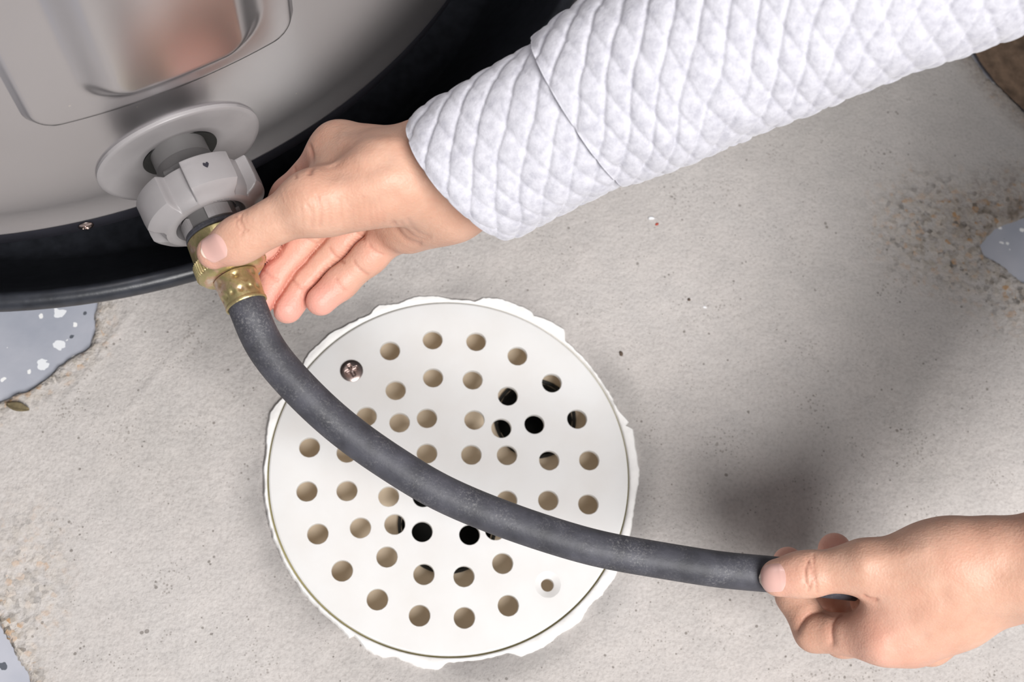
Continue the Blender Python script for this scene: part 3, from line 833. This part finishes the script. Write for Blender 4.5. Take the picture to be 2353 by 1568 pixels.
# --- the hand on the brass coupling
bonesA = [
    ((1335, 262, .493), (1215, 330, .502), 22, 21, 12), ((1235, 330, .500), (990, 362, .519), 20, 14.5, 12), ((1260, 370, .506), (1040, 455, .524), 20, 14.5, 12),
    ((990, 362, .521), (1040, 455, .528), 14, 14, 12),
    ((985, 365, .523), (778, 340, .540), 13, 10.3), ((1000, 390, .527), (838, 397, .551), 13, 10.5), ((1015, 420, .530), (892, 450, .556), 13, 10.3), ((1035, 455, .531), (942, 500, .553), 13, 9.8),
    ((1030, 478, .528), (938, 520, .545), 13, 12.0), ((990, 470, .533), (900, 500, .552), 13, 11),
    ((950, 400, .514), (880, 405, .508), 14.5, 14), ((900, 405, .509), (722, 462, .506), 14.5, 11.0, 10), ((925, 432, .516), (765, 478, .513), 14.0, 11.5, 10),
    ((800, 400, .524), (770, 370, .535), 10.5, 9.5, 10), ((745, 430, .518), (775, 372, .535), 9.0, 8.5, 8), ((860, 370, .520), (790, 352, .536), 12, 10, 10),
]
fingersA = [
    dict(j=[(722, 462, .506, 11.0), (562, 545, .5115, 9.6), (540, 557, .5125, 9.2), (490, 581, .5165, 7.2)], flat=.86, k=8, extra=[(705, 468, .506, 10.8)]),
    dict(j=[(778, 340, .540, 9.8), (668, 452, .551, 8.6), (605, 558, .5545, 7.8), (558, 606, .556, 6.8)], k=7),
    dict(j=[(838, 397, .551, 9.8), (728, 520, .560, 8.8), (645, 626, .5605, 7.9), (606, 688, .5565, 7.0)], k=5),
    dict(j=[(892, 450, .556, 9.8), (785, 560, .561, 8.5), (697, 653, .5615, 7.9), (660, 708, .558, 7.2)], k=5),
    dict(j=[(942, 500, .553, 9.2), (848, 588, .5565, 8.2), (782, 648, .558, 7.8), (737, 690, .5555, 7.2)], k=5),
]
def arc(a, b, bow, n=7):
    a = np.array(a, float); b = np.array(b, float); p = np.array([-(b - a)[1], (b - a)[0]])
    return [tuple(a + (b - a) * t + p * bow * 4 * t * (1 - t)) for t in np.linspace(0, 1, n)]
fine = [([(q, 452 + (k * 37) % 11), (q + 4, 485), (q + 7 + k % 3, 518 - (k * 13) % 9)], 3.2, .13, .16) for k, q in enumerate(range(690, 880, 13))]
fine += [([(q, 440 - (k * 5) % 9), (q + 9, 462)], 3.0, .10, .12) for k, q in enumerate(range(640, 760, 12))]
creasesA = fine + [([(890, 392), (800, 425), (705, 452)], 26, -.5, 0), ([(770, 392), (835, 398), (885, 372)], 28, 1.8, 0), ([(762, 305), (775, 318)], 26, -.8, 0), ([(930, 330), (850, 322), (790, 322)], 14, -.6, 0), ([(905, 455), (860, 470)], 22, .8, 0), ([(600, 500), (640, 485)], 22, .4, 0),
    
    # thumb joint wrinkles
    (arc((541, 497), (553, 542), -.25), 2.6, .45, .5), (arc((556, 492), (570, 530), .28), 2.6, .5, .6), (arc((548, 500), (556, 532), .30), 2.0, .35, .4), (arc((566, 486), (580, 524), .22), 2.2, .3, .35),
    # web folds near the thumb base
    (arc((706, 470), (716, 520), -.12), 4.5, .35, .35), (arc((728, 452), (735, 520), -.10), 4.5, .4, .45), (arc((748, 460), (757, 518), -.08), 4.5, .3, .3), (arc((775, 455), (782, 512), -.06), 3, .22, .2),
    (arc((800, 460), (806, 508), -.05), 3, .2, .2), (arc((848, 470), (850, 508), .05), 3, .2, .2),
    # finger joints
    (arc((848, 562), (878, 585), .1), 3, .5, .7, (.53, .60)), (arc((812, 600), (846, 632), .08), 3.2, .5, .8, (.53, .60)), (arc((772, 640), (795, 668), .08), 3, .45, .7, (.53, .60)),
    (arc((757, 570), (790, 603), .08), 3.2, .5, .8, (.53, .60)), (arc((670, 640), (705, 665), .1), 3.2, .5, .8, (.53, .60)), (arc((808, 525), (836, 548), .0), 3, .5, .7, (.53, .60)),
    (arc((605, 620), (640, 645), .05), 3.2, .45, .7, (.53, .60)), (arc((690, 535), (730, 560), .08), 3, .4, .6, (.53, .60)),
    # index base crease and fold to the web
    (arc((677, 385), (680, 408), .0), 3, .5, .7), (arc((711, 335), (712, 398), -.10), 4.5, .9, .7),
    # wrist folds
    (arc((905, 515), (962, 562), .14), 7, .7, .35), (arc((922, 512), (975, 552), .14), 5, .4, .3), (arc((938, 508), (985, 545), .14), 6, .4, .2),
]
pinksA = [(737, 695, .550, 14, .9), (660, 712, .552, 14, .95), (606, 685, .550, 14, .9), (590, 610, .55, 16, .9), (785, 648, .550, 10, .35), (700, 655, .552, 10, .4), (848, 588, .55, 10, .3),
          (785, 560, .553, 10, .3), (660, 600, .553, 14, .5), (640, 560, .55, 14, .5), (690, 385, .535, 10, .45), (655, 430, .54, 12, .6), (497, 600, .512, 9, .35)]
handA, VA_, QA_ = build_hand('hand', bonesA, fingersA, creasesA, pinksA, person)
nail(VA_, QA_, (491, 571), (-78, 40), 29, 31, handA)

# --- the hand at the free end of the hose
bonesB = [
    (('w', 0.3620, 0.1201, 0.2392), (2360, 1305, .530), 25, 19, 12), (('w', 0.3717, 0.1140, 0.2161), (2360, 1311, .556), 24, 17.6, 12),
    ((2360, 1300, .530), (2210, 1290, .536), 18.5, 17.5, 12), ((2350, 1310, .550), (2230, 1335, .555), 17.3, 15.5, 12),
    ((2300, 1330, .540), (2025, 1466, .549), 15, 10.6), ((2300, 1340, .550), (2100, 1470, .5575), 14.5, 10.6, 15), ((2300, 1345, .560), (2135, 1476, .578), 14, 10.4), ((2310, 1340, .568), (2158, 1455, .592), 13, 9.6),
    ((2260, 1282, .533), (2140, 1283, .537), 15.5, 14.5), ((2160, 1285, .537), (1990, 1304, .5425), 14.5, 11.2), ((2230, 1330, .537), (2070, 1370, .544), 16, 12.5), ((2070, 1365, .545), (2030, 1425, .549), 11.5, 10.5), ((2130, 1350, .540), (2060, 1330, .543), 15, 12),
    ((2200, 1400, .545), (2090, 1430, .550), 14, 12), ((2180, 1412, .550), (2070, 1452, .552), 11.5, 10.5, 14),
]
fingersB = [
    dict(j=[(1985, 1304, .5425, 10.8), (1925, 1311, .545, 9.2), (1865, 1319, .5475, 9.9), (1835, 1322, .5485, 9.6), (1790, 1328, .5505, 8.6)], flat=.84, k=8),
    dict(j=[(2025, 1466, .549, 10.6), (1872, 1452, .571, 9.2), (1824, 1370, .581, 8.2), (1811, 1292, .578, 7.2)], k=6),
    dict(j=[(2100, 1470, .5585, 10.2), (1935, 1466, .590, 9.2), (1905, 1370, .598, 8.2), (1918, 1263, .592, 8.0)], k=6),
    dict(j=[(2135, 1474, .578, 10), (1992, 1456, .603, 8.8), (1972, 1375, .611, 8), (2000, 1300, .604, 7)], k=6),
    dict(j=[(2158, 1452, .592, 9.2), (2055, 1436, .612, 8), (2040, 1375, .617, 7.3), (2065, 1320, .611, 6.6)], k=6),
]
PIPL = [(1830, 1449), (1838, 1434), (1850, 1418), (1866, 1407), (1884, 1402), (1905, 1403)]
MCPL = [(1911, 1478), (1909, 1452), (1912, 1432), (1922, 1417), (1938, 1408), (1962, 1396)]
creasesB = [([(2120, 1266), (2060, 1276), (1990, 1290)], 20, -.6, 0), ([(1972, 1286), (1982, 1292)], 26, -.7, 0), ([(2290, 1322), (2312, 1310)], 40, 1.5, 0), ([(2020, 1392), (2085, 1392), (2160, 1372)], 26, 1.2, 0), ([(2004, 1492), (2016, 1498)], 30, -.9, 0), ([(2030, 1465), (2130, 1425), (2210, 1392)], 22, -.6, 0), ([(2060, 1490), (2120, 1465)], 15, .7, 0),
    
    (arc((1853, 1285), (1857, 1358), -.16), 2.8, .5, .6), (arc((1858, 1288), (1859, 1352), .14), 2.6, .5, .6), (arc((1869, 1275), (1878, 1362), .02), 2.6, .55, .7), (arc((1843, 1298), (1846, 1350), -.12), 2.4, .3, .35),
    (PIPL, 11, 1.0, .35, (.55, .60)), (PIPL, 3.4, .5, .8, (.55, .60)), (MCPL, 12, .9, .3), (MCPL, 3.6, .45, .7),
    (arc((1985, 1372), (2010, 1382), .1), 5, .8, .7),
]
pinksB = [(1811, 1290, .575, 11, .55), (1919, 1262, .59, 12, .6), (2010, 1490, .54, 22, .3), (2095, 1500, .55, 18, .25), (1795, 1340, .545, 10, .3)]
handB, VB_, QB_ = build_hand('hand', bonesB, fingersB, creasesB, pinksB, person)
nail(VB_, QB_, (1776, 1329), (-96, 8), 30, 33, handB)

# --- quilted sleeve
def sleeve_tube(name, cl, mat, parent, skews, n=330, per=None, seed=0, lip=.0, depth=1.0):
    """cl: list of (u, v, D, half-width mm); built ring by ring with stitched diamonds pressed into the surface"""
    C = np.array([P(*q[:3]) for q in cl]); Rr = np.array([q[3] for q in cl]) * MM
    seg = np.r_[0, np.cumsum(np.linalg.norm(np.diff(C, axis=0), axis=1))]
    L = seg[-1]; m = int(L / .0007)
    s = np.linspace(0, L, m)
    def sm(y): 
        y = np.interp(s, seg, y); k = np.ones(51) / 51; yp = np.r_[np.full(25, y[0]) + (np.arange(-25, 0)) * (y[1] - y[0]), y, np.full(25, y[-1]) + np.arange(1, 26) * (y[-1] - y[-2])]
        return np.convolve(yp, k, 'valid')
    cc = np.stack([sm(C[:, i]) for i in range(3)], 1); rr = sm(Rr)
    T = np.gradient(cc, axis=0); T /= np.linalg.norm(T, axis=1)[:, None]
    vd = CAM - cc; Nn = vd - T * (vd * T).sum(1)[:, None]; Nn /= np.linalg.norm(Nn, axis=1)[:, None]
    Wd = np.cross(T, Nn)                                  # across, towards image bottom or top
    if proj(cc[0] + Wd[0] * .01)[1] < proj(cc[0])[1]: Wd = -Wd
    th = np.linspace(0, 2 * math.pi, n, endpoint=False)
    S, TH = np.meshgrid(s, th, indexing='ij'); R2 = rr[:, None] * np.ones_like(TH)
    A = TH * .036 * 1.0                                    # arc length proxy; th=0 across(bottom), pi/2 to the viewer
    A = -A
    f1 = (.814 * S + .577 * A) / .0102; f2 = (.98 * S - .20 * A) / .0096
    wv = 1.2 * fbm(S, A, .03, 3, seed + 2) * .35
    d1 = np.abs((f1 + wv) % 1 - .5) * .0102; d2 = np.abs((f2 + wv * .8) % 1 - .5) * .0096
    d1 = .0051 - d1; d2 = .0048 - d2
    q = -.00080 * np.exp(-(d1 / .0008) ** 2) - .00045 * np.exp(-(d1 / .0025) ** 2) - .0004 * np.exp(-(d2 / .0008) ** 2) - .0003 * np.exp(-(d2 / .0025) ** 2) + .0006
    q = q * depth + .0016 * fbm(S, A, .022, 2, seed + 5) + .00012 * fbm(S, A, .004, 3, seed + 7)
        # a soft roll at the open edge
    q += -lip * np.exp(-(S / .003) ** 2)
    sk, bul = skews
    fade = np.exp(-S / .05)
    X = cc[:, None, :] + Wd[:, None, :] * (np.cos(TH) * (R2 + q))[..., None] + Nn[:, None, :] * (np.sin(TH) * (R2 * .86 + q))[..., None] \
        + T[:, None, :] * ((sk * np.cos(TH) - bul * np.sin(TH)) * fade)[..., None]
    V = [X.reshape(-1, 3)]; Fc = grid_faces(m, n, wrap_v=True)
    # turned-in hem
    base = m * n; prev0 = 0
    for (off, rs) in ((.0008, .966), (.004, .945), (.030, .93)):
        i = min(int(off / L * m), m - 1)
        Y = cc[i][None] + Wd[i] * (np.cos(th) * rr[i] * rs)[:, None] + Nn[i] * (np.sin(th) * rr[i] * .86 * rs)[:, None] + T[i] * ((sk * np.cos(th) - bul * np.sin(th)))[:, None]
        V.append(Y)
    for k in range(n):
        k2 = (k + 1) % n; Fc.append((k, base + k, base + k2, k2))
        for j in range(2): Fc.append((base + j * n + k, base + (j + 1) * n + k, base + (j + 1) * n + k2, base + j * n + k2))
    return obj(name, np.concatenate(V), Fc, mat, parent)
sleeve = sleeve_tube('sleeve', [(1330, 258, .4885, 34.5), (1390, 226, .486, 37), (1445, 195, .483, 38.6), (1650, 100, .472, 38.3), (1900, -8, .458, 38), (2300, -165, .443, 38.5), (2900, -380, .425, 42), (3500, -560, .395, 46)], M['knit'], person, (.003, .002), seed=0)
cuff = sleeve_tube('cuff', [(1064, 410, .5085, 33.4), (1130, 370, .504, 34.0), (1200, 328, .499, 33.8), (1290, 280, .492, 33.2), (1390, 228, .486, 33.0)], M['knit'], sleeve, (.0055, .003), seed=11, lip=.0012, depth=.9)

def world_tube(name, pts, rad, mat, parent, n=96):
    c = catmull([np.array(p, float) for p in pts], 24)
    V, Fc = sweep(c, lambda t: float(np.interp(t, np.linspace(0, 1, len(rad)), rad)), n)
    m = len(c); th = np.tile(np.arange(n), m); ss = np.repeat(np.arange(m), n)
    cc = np.repeat(c, n, axis=0); dr = V - cc; dr /= np.linalg.norm(dr, axis=1)[:, None]
    V = V + dr * (.004 * fbm(ss * .004, th * .0035, .03, 3, 30))[:, None]
    return obj(name, V, Fc, mat, parent)
world_tube('unseen_shade_sleeve', [(0.3386, 0.1036, 0.1988), (.405, .137, .268), (.46, .165, .332), (.56, .24, .43), (.70, .34, .55)], [.040, .056, .066, .066, .068], M['knit'], person)  # unseen sleeved arm, placed and thickened to shade the far floor corner

# ------------------------------------------------------------------ bits lying on the floor
def pebble(name, u, v, r, mat, label, cat, group=None, sq=(1, 1, .6), z=.0):
    c = Zp(u, v, .0008); bm = bmesh.new(); bmesh.ops.create_icosphere(bm, subdivisions=2, radius=1)
    for q in bm.verts:
        k = 1 + .5 * (random.random() - .5); q.co = Vector((q.co.x * r * sq[0] * k, q.co.y * r * sq[1] * k, q.co.z * r * sq[2] * k + r * sq[2] * .7))
    V = [tuple(q.co) for q in bm.verts]; Fc = [tuple(q.index for q in f.verts) for f in bm.faces]; bm.free()
    o = obj(name, V, Fc, mat); o.location = (c[0], c[1], -.0004 + z); o.rotation_euler[2] = random.random() * 3
    return tag(o, label, cat, group)
pebble('grit_crumb', 1427, 813, .0016, M['grit'], 'brown grit crumb on the concrete close to the white drain collar', 'grit', sq=(1, .7, .6))
pebble('grit_crumb', 1584, 688, .0010, M['grit'], 'tiny dark grit crumb on bare concrete below the sleeve', 'grit')
pebble('paint_chip', 1497, 500, .0022, M['chip'], 'white paint chip beside a red fleck on the floor', 'paint chip', sq=(1, .55, .3))
pebble('paint_chip', 1510, 514, .0012, M['redchip'], 'small red paint fleck touching the white chip on the floor', 'paint chip', sq=(1, .6, .3))
pebble('paint_chip', 1620, 705, .0014, M['chip'], 'small pale paint chip alone on the concrete beneath the sleeve', 'paint chip', sq=(1, .5, .3))
def leaf():
    c = Zp(42, 937, .001); V = []; n = 16
    for i in range(n):
        t = i / (n - 1); wdt = .0024 * math.sin(math.pi * min(1, t * .96 + .02)) ** .8
        for j in range(5):
            q = -1 + j / 2; V.append(((t - .5) * .0125, q * wdt, .0011 + .0009 * abs(q) + .0010 * math.sin(t * 3)))
    o = obj('dry_leaf', V, grid_faces(n, 5), M['leaf']); o.location = (c[0], c[1], .0004); o.rotation_euler[2] = -.22
    md = o.modifiers.new('t', 'SOLIDIFY'); md.thickness = .0003
    tag(o, 'small dry olive leaf on the rough mortar edge', 'leaf')
leaf()
